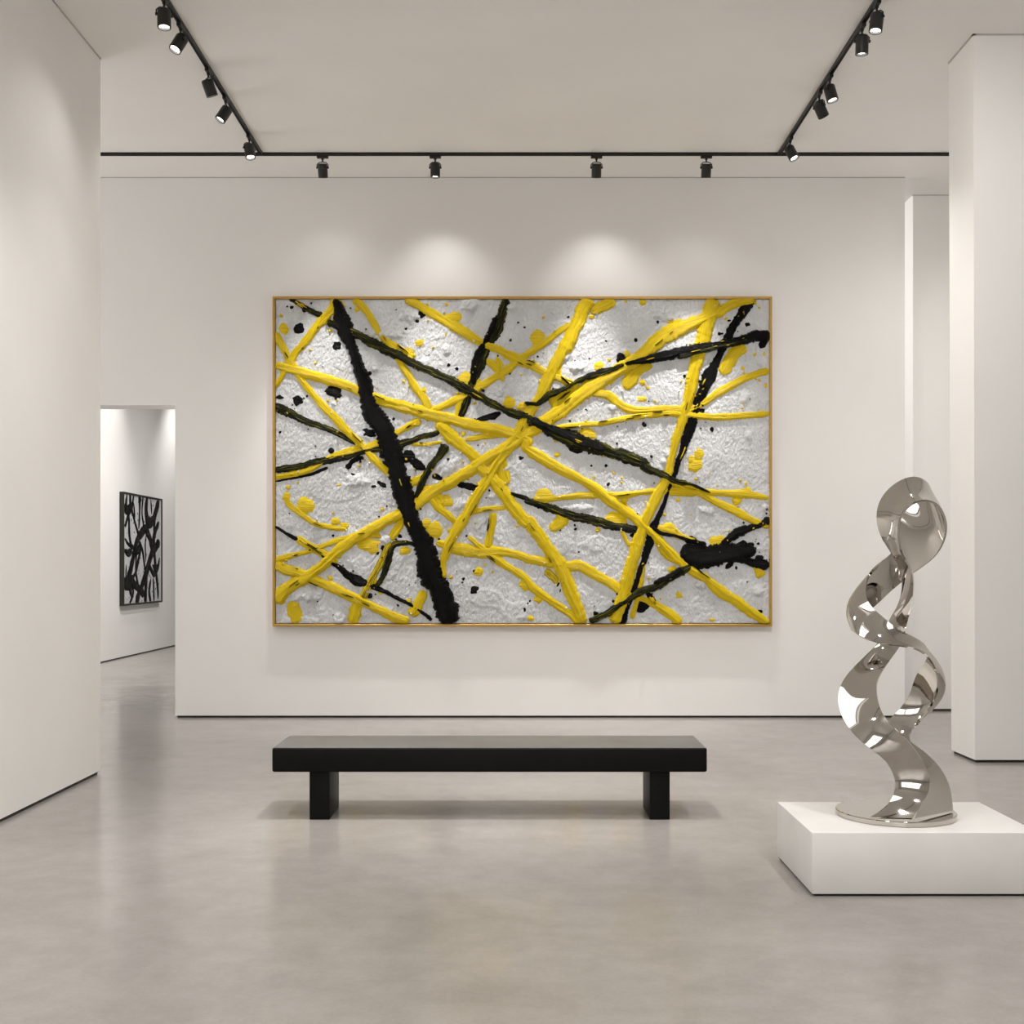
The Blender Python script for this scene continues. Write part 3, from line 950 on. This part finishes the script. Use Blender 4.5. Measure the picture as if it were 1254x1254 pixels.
YBLOBS = [('A', 90, 185, 32, .8), ('A', 75, 125, 10, 1), ('A', 870, 70, 9, 1), ('A', 240, 350, 7, 1), ('A', 665, 440, 10, 1), ('A', 895, 140, 40, 1.3),
          ('A', 740, 255, 22, 1.5), ('A', 690, 290, 22, 1.2), ('A', 300, 530, 8, 1), ('A', 1005, 545, 9, 1), ('A', 1170, 540, 36, 1), ('A', 1230, 560, 22, 1.5), ('A', 760, 480, 16, 1), ('A', 985, 440, 50, 1.2),
          ('A', 1250, 260, 9, 1), ('A', 950, 690, 14, 1), ('A', 440, 95, 14, 1), ('A', 865, 215, 8, 1), ('B', 90, 235, 56, .85), ('B', 595, 445, 16, 1), ('B', 620, 470, 9, 1.4), ('B', 385, 370, 26, 1),
          ('B', 435, 335, 8, 1), ('B', 520, 305, 20, .8), ('B', 1075, 375, 11, 1), ('B', 1082, 400, 9, 1), ('B', 1135, 310, 9, 1), ('B', 1180, 305, 9, 1), ('B', 1075, 545, 13, 1), ('B', 120, 132, 9, 1), ('B', 350, 130, 12, 1.5), ('B', 590, 525, 16, 2), ('B', 655, 533, 10, 1.4), ('B', 515, 55, 9, 1), ('B', 595, 60, 16, 1.2),
          ('B', 730, 150, 12, 1.4), ('B', 780, 440, 6, 1), ('B', 1185, 460, 14, .7), ('B', 865, 790, 36, .8), ('B', 330, 695, 34, 1.5), ('B', 180, 720, 14, 1), ('B', 185, 790, 14, 1.3), ('B', 755, 700, 7, 1),
          ('C', 110, 145, 12, 1), ('C', 155, 122, 7, 1), ('C', 355, 135, 12, 1.3), ('C', 670, 450, 26, 1.3), ('C', 100, 188, 24, .8), ('C', 190, 232, 42, 1), ('C', 1022, 550, 24, 1), ('C', 1055, 515, 7, 1), ('C', 1090, 550, 7, 1), ('C', 685, 692, 13, 1.2),
          ('C', 335, 308, 20, 1), ('C', 380, 330, 20, 1), ('C', 500, 420, 46, 1.4), ('C', 815, 345, 46, 1), ('C', 770, 320, 30, 1), ('C', 870, 210, 34, 1), ('C', 310, 580, 14, 1), ('C', 890, 575, 9, 1.4), ('C', 550, 650, 14, 1), ('C', 325, 268, 7, 1), ('C', 525, 590, 22, .8), ('C', 560, 250, 10, 1), ('C', 1240, 610, 24, 1), ('C', 880, 350, 10, 1),
          ('D', 850, 40, 42, .9), ('D', 830, 10, 24, 1), ('D', 915, 75, 9, 1), ('D', 55, 772, 18, 1), ('D', 930, 780, 10, 1.3), ('D', 95, 680, 22, 1), ('D', 495, 98, 7, 1), ('D', 495, 122, 7, 1), ('D', 455, 75, 7, 1), ('D', 1012, 352, 7, 1), ('D', 625, 580, 9, 1), ('D', 1095, 165, 26, 1), ('D', 1065, 110, 7, 1), ('D', 700, 275, 8, 1), ('D', 830, 275, 6, 1),
          ('D', 380, 350, 12, 1.2), ('D', 470, 300, 40, 1.4), ('D', 430, 295, 18, 1.3), ('D', 960, 405, 32, 1.6), ('D', 720, 340, 30, 1.2), ('D', 125, 185, 44, 1.2), ('D', 505, 205, 22, 1), ('D', 1050, 210, 24, 1), ('D', 765, 205, 12, 1), ('D', 770, 662, 14, 1.4), ('D', 590, 600, 16, .8), ('D', 740, 540, 26, 1), ('D', 150, 30, 26, 1.2), ('D', 30, 615, 26, 1)]
KBLOBS = [('D', 830, 400, 26, 1.4), ('D', 900, 520, 16, 1.6), ('D', 960, 405, 14, 1.3), ('D', 1010, 520, 16, 1.5), ('D', 1075, 425, 26, 1.2), ('D', 1115, 420, 16, 1.3), ('D', 790, 480, 22, .8), ('D', 845, 535, 14, 1.2), ('D', 1045, 530, 10, .7), ('D', 1155, 485, 18, 1.4), ('D', 1140, 405, 6, 1.5), ('D', 1128, 455, 9, 1.5),
          ('A', 160, 185, 28, 1.05), ('A', 345, 266, 29, 1), ('A', 330, 487, 32, 1.4), ('A', 338, 520, 10, .7), ('A', 155, 530, 27, 1), ('A', 505, 688, 26, 1.6), ('A', 315, 770, 18, 1), ('A', 750, 115, 20, 1.7), ('A', 670, 185, 15, .9), ('A', 880, 360, 10, 1), ('A', 918, 379, 9, 1.2), ('A', 728, 150, 9, 1.1), ('A', 690, 797, 36, 1.1), ('A', 126, 84, 10, 1), ('A', 105, 80, 6, 1), ('A', 70, 516, 11, 1.6), ('A', 55, 515, 6, 1), ('A', 200, 510, 7, 1),
          ('A', 70, 683, 6, 1), ('A', 130, 552, 6, 1), ('A', 140, 570, 4, 1), ('A', 185, 520, 5, 1), ('A', 785, 312, 4, 1), ('A', 550, 160, 4, 1), ('A', 275, 368, 4, 1), ('A', 290, 408, 5, 1), ('A', 240, 750, 5, 1), ('A', 1115, 318, 8, 1), ('A', 1172, 400, 7, 1), ('A', 190, 95, 12, 1.3), ('A', 1242, 180, 8, .7), ('A', 628, 95, 4, 1), ('A', 615, 620, 9, 1), ('A', 610, 715, 18, 1), ('A', 1225, 805, 8, 1.4), ('A', 205, 668, 4, 1), ('A', 500, 400, 12, 1), ('A', 1020, 745, 4, 1),
          ('B', 563, 240, 10, .9), ('B', 612, 255, 7, 1), ('B', 668, 153, 8, 1), ('B', 240, 130, 7, 1), ('B', 602, 646, 13, 1), ('B', 928, 669, 12, .9), ('B', 796, 413, 8, 1), ('B', 495, 325, 22, 1.2), ('B', 478, 338, 12, 1), ('B', 1170, 262, 20, 1.2), ('B', 1100, 165, 11, 1.4), ('B', 30, 180, 10, .6), ('B', 272, 340, 5, 1), ('B', 340, 330, 5, 1), ('B', 92, 320, 6, 1), ('B', 875, 665, 4, 1), ('B', 898, 636, 4, 1), ('B', 248, 630, 7, 1), ('B', 600, 292, 12, 1.6), ('B', 805, 265, 10, .5), ('B', 1010, 148, 7, 1.5), ('B', 965, 210, 9, 1), ('B', 1050, 200, 8, 1), ('B', 905, 602, 8, 1.4), ('B', 510, 635, 7, 1.6), ('B', 308, 670, 7, 1.4), ('B', 325, 575, 4, 2), ('B', 285, 575, 4, 1), ('B', 880, 580, 14, 1), ('B', 420, 245, 5, 1.5), ('B', 1110, 525, 4, 1), ('B', 280, 760, 26, 1.5), ('B', 870, 440, 8, 1), ('B', 625, 535, 5, 1), ('B', 15, 810, 9, 1.4), ('B', 475, 655, 4, 1),
          ('C', 1006, 640, 25, 1.05), ('C', 1003, 546, 9, 1), ('C', 278, 146, 6, .8), ('C', 325, 376, 7, 1), ('C', 115, 270, 5, 1), ('C', 950, 583, 9, .8), ('C', 945, 600, 5, 1), ('C', 540, 460, 10, 1.2), ('C', 500, 665, 18, .9), ('C', 690, 318, 14, 1), ('C', 645, 380, 16, .8), ('C', 835, 392, 7, 1), ('C', 965, 378, 6, 1), ('C', 430, 95, 16, 2), ('C', 560, 130, 12, 2.2), ('C', 520, 140, 8, 2), ('C', 250, 692, 4, 1), ('C', 325, 757, 4, 1), ('C', 610, 590, 3, 1), ('C', 690, 612, 4, 1), ('C', 720, 602, 4, 1), ('C', 1245, 735, 10, .8), ('C', 1250, 760, 6, 1), ('C', 875, 605, 12, .7), ('C', 545, 285, 5, 1), ('C', 1060, 195, 4, 1), ('C', 1075, 160, 8, .8), ('C', 1235, 8, 6, 1), ('C', 740, 155, 14, 1), ('C', 795, 395, 20, 1), ('C', 735, 540, 14, .8),
          ('D', 430, 130, 11, .7), ('D', 350, 40, 7, 1), ('D', 420, 40, 9, 1), ('D', 570, 272, 6, 1), ('D', 270, 326, 6, .8), ('D', 1160, 740, 10, 1.2), ('D', 290, 455, 5, 1), ('D', 1150, 412, 10, 1.3), ('D', 1125, 435, 12, 1.4), ('D', 1070, 405, 4, 1), ('D', 1140, 395, 5, 1), ('D', 30, 728, 12, .7), ('D', 45, 705, 10, .7), ('D', 55, 690, 6, 1), ('D', 595, 712, 36, 1), ('D', 190, 610, 12, .5), ('D', 200, 640, 10, .4), ('D', 365, 715, 4, 1), ('D', 370, 750, 12, 1.3), ('D', 320, 115, 12, 2.4), ('D', 200, 350, 5, 1), ('D', 545, 375, 12, 1), ('D', 405, 210, 5, 1), ('D', 1190, 270, 6, 1), ('D', 455, 690, 8, 1), ('D', 860, 545, 8, 1), ('D', 1040, 245, 10, 2)]
RY = Relief(big3d, CU0, CU1, CV0, CV1, UPM)
for pts, h, lift, mt in YSTROKES:
    RY.stroke(conv(pts), h, lift, mt, rough=0.85)
for c, x, y, r, asp in YBLOBS:
    u, v = CROPS[c][0] + x / KS, CROPS[c][1] + y / KS
    RY.blob(u, v, r / KS, 0.006 + 0.010 * min(1, r / 40), 0, asp, rng.uniform(-.6, .6))
RK = Relief(big3d, CU0, CU1, CV0, CV1, UPM)
RK.seed = 400
for pts, h, lift, mt in KSTROKES:
    RK.stroke(conv(pts), h, lift, mt, rough=1.15)
for c, x, y, r, asp in KBLOBS:
    u, v = CROPS[c][0] + x / KS, CROPS[c][1] + y / KS
    RK.blob(u, v, r / KS, 0.004 + 0.010 * min(1, r / 30), 0, asp, rng.uniform(-.6, .6))
# fine flecks flicked over everything
allY = [p for s in YSTROKES for p in conv(s[0])]
allK = [p for s in KSTROKES for p in conv(s[0])]
for k in range(150):
    p = rng.choice(allY)
    RY.blob(p[0] + rng.gauss(0, p[2] * .8), p[1] + rng.gauss(0, p[2] * .8), rng.uniform(.6, 2.2), rng.uniform(.010, .03), 0, 1.2, rng.uniform(0, 3), 9)
for k in range(130):
    p = rng.choice(allK)
    RK.blob(p[0] + rng.gauss(0, p[2] * .8), p[1] + rng.gauss(0, p[2] * .8), rng.uniform(.6, 2.0), rng.uniform(.010, .03), 0, 1.2, rng.uniform(0, 3), 9)
for k in range(70):
    p = rng.choice(allK)
    RY.blob(p[0] + rng.gauss(0, p[2] * .25), p[1] + rng.gauss(0, p[2] * .3), rng.uniform(.5, 1.3), .050, 0, 1.4, rng.uniform(0, 3), 8)
for k in range(60):
    p = rng.choice(allY)
    RY.blob(p[0] + rng.gauss(0, p[2] * .4), p[1] + rng.gauss(0, p[2] * .4), rng.uniform(.6, 1.5), .036, 2, 1.4, rng.uniform(0, 3), 8)
# thin dragged streaks: black caught in the yellow strokes, yellow caught in the black ones
for src, dst, mt, n in ((YSTROKES[-9:], RK, 0, 46), (YSTROKES[:20], RK, 0, 26), (KSTROKES[-8:], RY, 0, 26)):
    for k in range(n):
        S = catmull(conv(rng.choice(src)[0]), 2.0)
        i = rng.randrange(4, max(6, len(S) - 14))
        m = rng.randrange(4, 11)
        seg = S[i:i + m:2]
        if len(seg) < 2:
            continue
        t = Vector((seg[-1][0] - seg[0][0], seg[-1][1] - seg[0][1]))
        nrm = Vector((-t.y, t.x)).normalized() * seg[0][2] * rng.uniform(-.38, .38)
        wd = rng.uniform(.8, 1.9)
        base_h = .032 if dst is RK else .050
        dst.stroke([(q[0] + nrm.x, q[1] + nrm.y, wd) for q in seg], .006, base_h, mt, rough=1.6, nv=4, ds=1.0)
for rel, nm, mts in ((RY, 'yellow_paint', [M_YEL, M_MIX, M_WHT]), (RK, 'black_paint', [M_BLK, M_OLV])):
    bmesh.ops.recalc_face_normals(rel.bm, faces=rel.bm.faces)
    obj(nm, rel.bm, mts, canvas)

# the small painting in the side room
d0, d1 = 6.70 * F / (632 - 149.2), 6.70 * F / (632 - 196.8)
zt, zb = CAM_H + (695 - 602) / F * d0, CAM_H - (742 - 695) / F * d0
small = thing('painting', 'small black-framed black and white painting seen through the doorway on the side room wall',
              'painting', (XS, (d0 + d1) / 2, (zt + zb) / 2))
SO = Vector(small.location)
TF = 0.075
bm = bmesh.new()
ya, yb_ = d0 - SO.y, d1 - SO.y
za, zc = zb - SO.z, zt - SO.z
loops = []
for (i_, X) in ((0, 0), (0, TF), (.03, TF), (.03, 0.02)):
    loops.append([bm.verts.new((X, y, z)) for y, z in ((ya + i_, za + i_), (yb_ - i_, za + i_), (yb_ - i_, zc - i_), (ya + i_, zc - i_))])
for A, B in zip(loops, loops[1:]):
    for i in range(4):
        j = (i + 1) % 4
        bm.faces.new((A[i], A[j], B[j], B[i]))
bmesh.ops.recalc_face_normals(bm, faces=bm.faces)
obj('frame', bm, M_BLACKFRAME, small)
bm = bmesh.new()
box(bm, 0.001, TF - .018, ya + .031, yb_ - .031, za + .031, zc - .031)
scanvas = obj('canvas', bm, M_CANVAS, small)


def sm(x, y):
    """traced point on the small canvas -> (along the wall, height)"""
    px, py = 120 + x / 5.02, 580 + y / 5.02
    d = -(XS + TF) * F / (632 - px)
    return d - SO.y, CAM_H + (695 - py) / F * d - SO.z


def small3d(u, v, h):
    return Vector((TF - .018 + h, u, -v))


SST = [[(225, 120, 8), (215, 200, 12), (190, 260, 14), (172, 330, 16)], [(282, 130, 10), (275, 240, 8), (285, 330, 14), (262, 380, 20)], [(340, 470, 22), (312, 560, 18), (280, 660, 16), (262, 730, 22)], [(170, 400, 10), (196, 440, 12), (228, 455, 18)], [(330, 650, 10), (320, 720, 12), (330, 800, 14)], [(210, 660, 14), (222, 730, 10), (200, 800, 12)], [(270, 450, 10), (252, 540, 14), (232, 620, 12), (200, 650, 18)], [(380, 300, 14), (360, 350, 16), (340, 420, 20)], [(384, 520, 12), (366, 600, 14), (340, 560, 12)], [(184, 130, 10), (178, 190, 16), (186, 240, 18)],
       [(385, 425, 26), (345, 490, 24), (312, 585, 24), (302, 690, 26), (298, 805, 30)],
       [(262, 375, 30), (235, 450, 30), (218, 540, 30), (195, 640, 30), (166, 690, 34)],
       [(200, 118, 16), (215, 230, 12), (240, 330, 12), (262, 395, 16)],
       [(306, 325, 26), (278, 360, 30), (250, 400, 24)],
       [(300, 330, 26), (326, 395, 22), (342, 470, 26), (345, 500, 18)],
       [(262, 128, 30), (262, 180, 16), (260, 240, 10), (256, 340, 12)],
       [(308, 145, 20), (302, 230, 22), (316, 300, 26), (345, 285, 20), (372, 200, 22), (380, 165, 16)],
       [(366, 200, 18), (355, 280, 16), (350, 360, 14), (352, 450, 14), (358, 560, 16), (372, 700, 12), (374, 770, 10)],
       [(168, 470, 18), (190, 488, 18), (215, 478, 16)], [(196, 255, 14), (198, 370, 14), (214, 470, 16)],
       [(198, 640, 24), (240, 690, 26), (292, 745, 22)], [(262, 720, 24), (250, 770, 30), (240, 805, 36)],
       [(258, 410, 14), (282, 485, 12), (297, 610, 10)], [(243, 470, 12), (238, 590, 10), (255, 705, 12)],
       [(166, 200, 26), (185, 232, 26), (206, 200, 22), (200, 150, 16)], [(318, 560, 14), (350, 620, 18), (372, 560, 10)],
       [(166, 680, 30), (200, 690, 24), (212, 760, 12)], [(230, 430, 40), (250, 470, 22), (262, 430, 24)],
       [(370, 420, 22), (384, 440, 24)], [(300, 380, 6), (296, 440, 8), (300, 540, 6)], [(330, 530, 10), (300, 640, 12), (262, 720, 14)],
       [(345, 640, 8), (350, 790, 8)], [(180, 560, 6), (176, 640, 8)], [(225, 180, 6), (232, 290, 6)], [(330, 160, 6), (336, 250, 8)]]
(u0, _), (u1, _) = (ya + .035, 0), (yb_ - .035, 0)
RS = Relief(small3d, u0, u1, -(zc - .035), -(za + .035), 1.0)
RS.seed = 1300
for s in SST:
    pts = []
    for x, y, w in s:
        a, z = sm(x, y)
        a2, _z = sm(x + w / 2, y)
        a1, _z = sm(x - w / 2, y)
        pts.append((a * 18, -z * 18, (a2 - a1) * 18 * .84))
    # strokes are traced in metres; scale so the noise has the grain of a brush
    RS.to3d = lambda u, v, h: small3d(min(max(u / 18, u0), u1), min(max(v / 18, -(zc - .035)), -(za + .035)), h)
    RS.lim = (-1e9, 1e9, -1e9, 1e9)
    RS.stroke(pts, .010, .004, 0, rough=1.3, nv=6, ds=.5)
for k in range(140):
    x, y = rng.uniform(170, 380), rng.uniform(150, 790)
    a, z = sm(x, y)
    RS.blob(a * 18, -z * 18, rng.uniform(.15, .55), .006, 0, .6, rng.uniform(-.3, .3), 8)
bmesh.ops.recalc_face_normals(RS.bm, faces=RS.bm.faces)
obj('black_paint', RS.bm, [M_BLK], scanvas)

# ------------------------------------------------------------------ lighting tracks
TZ = 0.025
XL, XR_, YX = -2.475, 2.555, 11.55


def track(name, label, x0, x1, y0, y1):
    t = thing(name, label, 'lighting track', ((x0 + x1) / 2, (y0 + y1) / 2, H))
    hx, hy = (x1 - x0) / 2, (y1 - y0) / 2
    b = bmesh.new()
    wall = .005
    if hx < hy:
        box(b, -hx, -hx + wall, -hy, hy, -TZ, 0)
        box(b, hx - wall, hx, -hy, hy, -TZ, 0)
        box(b, -hx + wall, hx - wall, -hy, hy, -TZ * .55, 0)
    else:
        box(b, -hx, hx, -hy, -hy + wall, -TZ, 0)
        box(b, -hx, hx, hy - wall, hy, -TZ, 0)
        box(b, -hx, hx, -hy + wall, hy - wall, -TZ * .55, 0)
    obj('rail', b, M_TRACK, t)
    for s in (-1, 1):
        b = bmesh.new()
        if hx < hy:
            y = s * hy
            box(b, -hx - .001, hx + .001, y - .008, y + .008, -TZ - .001, 0)
        else:
            x = s * hx
            box(b, x - .008, x + .008, -hy - .001, hy + .001, -TZ - .001, 0)
        obj('end_cap', b, M_TRACK, t)
    return t


TW = .0175
track('lighting_track', 'long black track running away from the viewer on the left half of the ceiling', XL - TW, XL + TW, 1.0, YX - TW - .002)
track('lighting_track', 'long black track running away from the viewer on the right half of the ceiling', XR_ - TW, XR_ + TW, 1.0, YX - TW - .002)
track('lighting_track', 'black track running straight across the ceiling in front of the back wall', -5.6, 5.6, YX - TW, YX + TW)

LENS_ON = lens_mat('lamp_lens_lit', 9.0)
LENS_DIM = lens_mat('lamp_lens_soft', 3.0)
M_RIM = M_HEAD


def spotlight(x, y, aim, label, group, lens=LENS_ON, s=1.0):
    """track head: adapter, stem, yoke, housing and lens; aim = direction the lens looks"""
    t = thing('track_spotlight', label, 'spotlight', (x, y, H - TZ), group)
    along_y = group != 'spotlights on the cross track'
    b = bmesh.new()
    if along_y:
        box(b, -.016, .016, -.055, .055, -.028, 0, .003, 1)
    else:
        box(b, -.055, .055, -.016, .016, -.028, 0, .003, 1)
    obj('adapter', b, M_TRACK, t)
    b = bmesh.new()
    lathe(b, [(0, -.028), (.013, -.028), (.013, -.040), (.008, -.043), (.008, -.064), (0, -.064)], Matrix.Identity(4), 16)
    bmesh.ops.recalc_face_normals(b, faces=b.faces)
    auto_smooth(obj('stem', b, M_TRACK, t))
    d = Vector(aim).normalized()
    # yoke lies across the tilt plane
    side = d.cross(Vector((0, 0, -1)))
    side = side.normalized() if side.length > .05 else Vector((1, 0, 0))
    r, L = .047 * s, .128 * s
    piv = Vector((0, 0, -.118))
    b = bmesh.new()
    top = Vector((0, 0, -.064))
    rr = r + .006
    tube(b, [piv + side * rr + Vector((0, 0, -.006)), piv + side * rr + Vector((0, 0, .03)), top + side * rr * .62 + Vector((0, 0, -.004)), top,
             top - side * rr * .62 + Vector((0, 0, -.004)), piv - side * rr + Vector((0, 0, .03)), piv - side * rr + Vector((0, 0, -.006))], .0045, 8)
    for sg in (-1, 1):
        tube(b, [piv + side * sg * (r - .004), piv + side * sg * (r + .013)], .011, 12)
    bmesh.ops.recalc_face_normals(b, faces=b.faces)
    auto_smooth(obj('yoke', b, M_TRACK, t))
    q = Vector((0, 0, 1)).rotation_difference(d).to_matrix().to_4x4()
    mt = Matrix.Translation(piv) @ q
    b = bmesh.new()
    lathe(b, [(0, -.036), (r * .86, -.036), (r * .97, -.030), (r, -.022), (r, L - .050), (r * .985, L - .049), (r * .985, L - .046), (r, L - .045),
              (r, L - .036), (r * .98, L - .034), (r * .80, L - .034), (r * .76, L - .056), (0, L - .056)], mt, 32)
    bmesh.ops.recalc_face_normals(b, faces=b.faces)
    hs = obj('housing', b, M_HEAD, t)
    auto_smooth(hs, 35)
    b = bmesh.new()
    lathe(b, [(0, L - .046), (r * .45, L - .047), (r * .765, L - .052), (r * .765, L - .0565), (0, L - .0565)], mt, 32)
    bmesh.ops.recalc_face_normals(b, faces=b.faces)
    auto_smooth(obj('lens', b, lens, t))
    return Vector((x, y, H - TZ)) + piv + d * (L - .02), d


LAMP_COL = (1.0, 0.97, 0.935)


def lamp(name, pos, d, watts, deg, blend, radius=.035, col=LAMP_COL):
    l = bpy.data.lights.new(name, 'SPOT')
    l.energy = watts
    l.spot_size = R(deg)
    l.spot_blend = blend
    l.shadow_soft_size = radius
    l.color = col
    o = bpy.data.objects.new(name, l)
    C.objects.link(o)
    o.location = pos
    o.rotation_euler = Vector(d).to_track_quat('-Z', 'Y').to_euler()
    return o


GL, GR, GX = 'spotlights on the left track', 'spotlights on the right track', 'spotlights on the cross track'
# left track, nearest first
HEADS = [
    (XL, 8.36, (0.04, -.10, -1), 'black spotlight hanging straight down, first and nearest on the left ceiling track', GL, LENS_ON, 90, 80),
    (XL, 8.77, (-.40, -.42, -1), 'black spotlight with bright lens tipped towards the left wall, second on the left track', GL, LENS_ON, 22, 90),
    (XL, 9.56, (.30, .34, -1), 'black spotlight tipped to the right with almost hidden lens, third on the left track', GL, LENS_ON, 130, 110),
    (XL, 10.13, (-.55, -.25, -1), 'black spotlight tipped left with bright lens, fourth on the left track', GL, LENS_ON, 40, 90),
    (XL, 11.03, (.18, -.22, -1), 'small black spotlight at the far end of the left track, overlapping the cross track', GL, LENS_ON, 60, 80),
    (XR_, 8.42, (-.14, -.10, -1), 'black spotlight with bright lens, first and nearest on the right ceiling track', GR, LENS_ON, 150, 80),
    (XR_, 8.78, (0.0, 0.10, -1), 'black spotlight hanging exactly upright, second on the right ceiling track', GR, LENS_ON, 120, 80),
    (XR_, 9.68, (.22, -.16, -1), 'black spotlight with small bright lens, third on the right track, overlapping the tilted one', GR, LENS_ON, 90, 80),
    (XR_, 10.02, (.66, .50, -1), 'black spotlight tilted strongly to the right, half hidden behind the third on the right track', GR, LENS_ON, 70, 110),
    (XR_, 11.08, (.40, -.30, -1), 'small black spotlight with bright lens at the far end of the right track', GR, LENS_ON, 60, 80),
    ((395 - VX) / F * YX, YX, (0, .42, -1), 'black spotlight in a yoke with dark lens, leftmost on the cross track', GX, LENS_ON, 9, 100),
    ((533 - VX) / F * YX, YX, (0, .02, -1), 'black spotlight with glowing round lens, second from left on the cross track', GX, LENS_ON, 0, 0),
    ((730.5 - VX) / F * YX, YX, (0, .42, -1), 'black spotlight with dark lens, third from left on the cross track', GX, LENS_ON, 0, 0),
    ((865 - VX) / F * YX, YX, (0, .34, -1), 'black spotlight with faintly lit rim, rightmost on the cross track', GX, LENS_ON, 9, 100),
]
K_HEAD = 0.55
for x, y, aim, label, grp, lens, w, deg in HEADS:
    p, d = spotlight(x, y, aim, label, grp, lens, 1.0)
    if w:
        lamp('track_lamp', p, d, w * K_HEAD, deg, 1.0)
# the two lamps that wash the painting
for px, w in ((536, 17), (742, 17)):
    x = (px - VX) / F * YX
    lamp('wall_wash_lamp', (x, YX + .05, H - .26), (0.0, .45, -1), w, 88, 1.0, .06)
for px, w in ((395, 220), (533, 220), (730, 300), (865, 300)):
    x = (px - VX) / F * YX
    lamp('picture_lamp', (x, YX + .02, H - .27), (-.04, .15, -1), w, 46, 1.0, .05)
# unseen lamps: bench and left-wall ones inferred, the rest added as fill
for x, y, aim, w, deg in (
                          (-.16, 6.6, (0, .17, -1), 900, 50), (-1.0, 7.1, (-.1, 1.0, -1), 100, 66), (1.1, 7.1, (.1, 1.0, -1), 100, 66),
                          (XL + .9, 6.4, (-.45, .05, -1), 150, 80), (XR_ - .6, 6.4, (.42, .72, -.9), 260, 120),
                          (XL, 7.0, (1, .44, -.75), 190, 50), (XR_, 7.2, (-1, .12, -.62), 230, 58), (XL, 4.4, (.45, .05, -1), 330, 105), (XR_, 4.4, (-.35, .05, -1), 300, 105),
                          (XL, 1.5, (.2, .2, -1), 300, 115), (XR_, 1.5, (-.2, .2, -1), 300, 115)):
    lamp('unseen_gallery_lamp', (x, y, H - .2), aim, w * .7, deg, 1.0, .10)
# unseen lamps: first two follow the wall pools, others added to brighten
for x, y, aim, w, deg in ((-5.7, 19.6, (-.45, 0, -1), 210, 84), (-5.7, 23.4, (-.45, 0, -1), 240, 84), (-4.3, 14.6, (-.2, .1, -1), 900, 110), (-4.6, 18.0, (-.2, .1, -1), 700, 110),
                          (-3.0, 21.0, (-.5, 0, -1), 500, 130), (2.0, 17, (.4, -.2, -1), 400, 130), (0.6, 14.4, (1, -.16, -.55), 620, 105), (5.0, 11.2, (0, .25, -1), 60, 130)):
    lamp('unseen_side_lamp', (x, y, H - .2), aim, w * .5, deg, 1.0, .06)

# daylight entering by the added windows and skylight
w = bpy.data.worlds.new('daylight')
bpy.context.scene.world = w
w.use_nodes = True
bg = w.node_tree.nodes['Background']
bg.inputs[0].default_value = (1.0, 0.975, 0.945, 1)
bg.inputs[1].default_value = 1.8

vs = bpy.context.scene.view_settings
vs.view_transform = 'Standard'
vs.look = 'None'
vs.gamma = 1.0
vs.exposure = 0.56
vs.use_curve_mapping = False
bpy.context.scene.cycles.max_bounces = 10
bpy.context.scene.cycles.diffuse_bounces = 6
bpy.context.scene.cycles.sample_clamp_indirect = 4.0
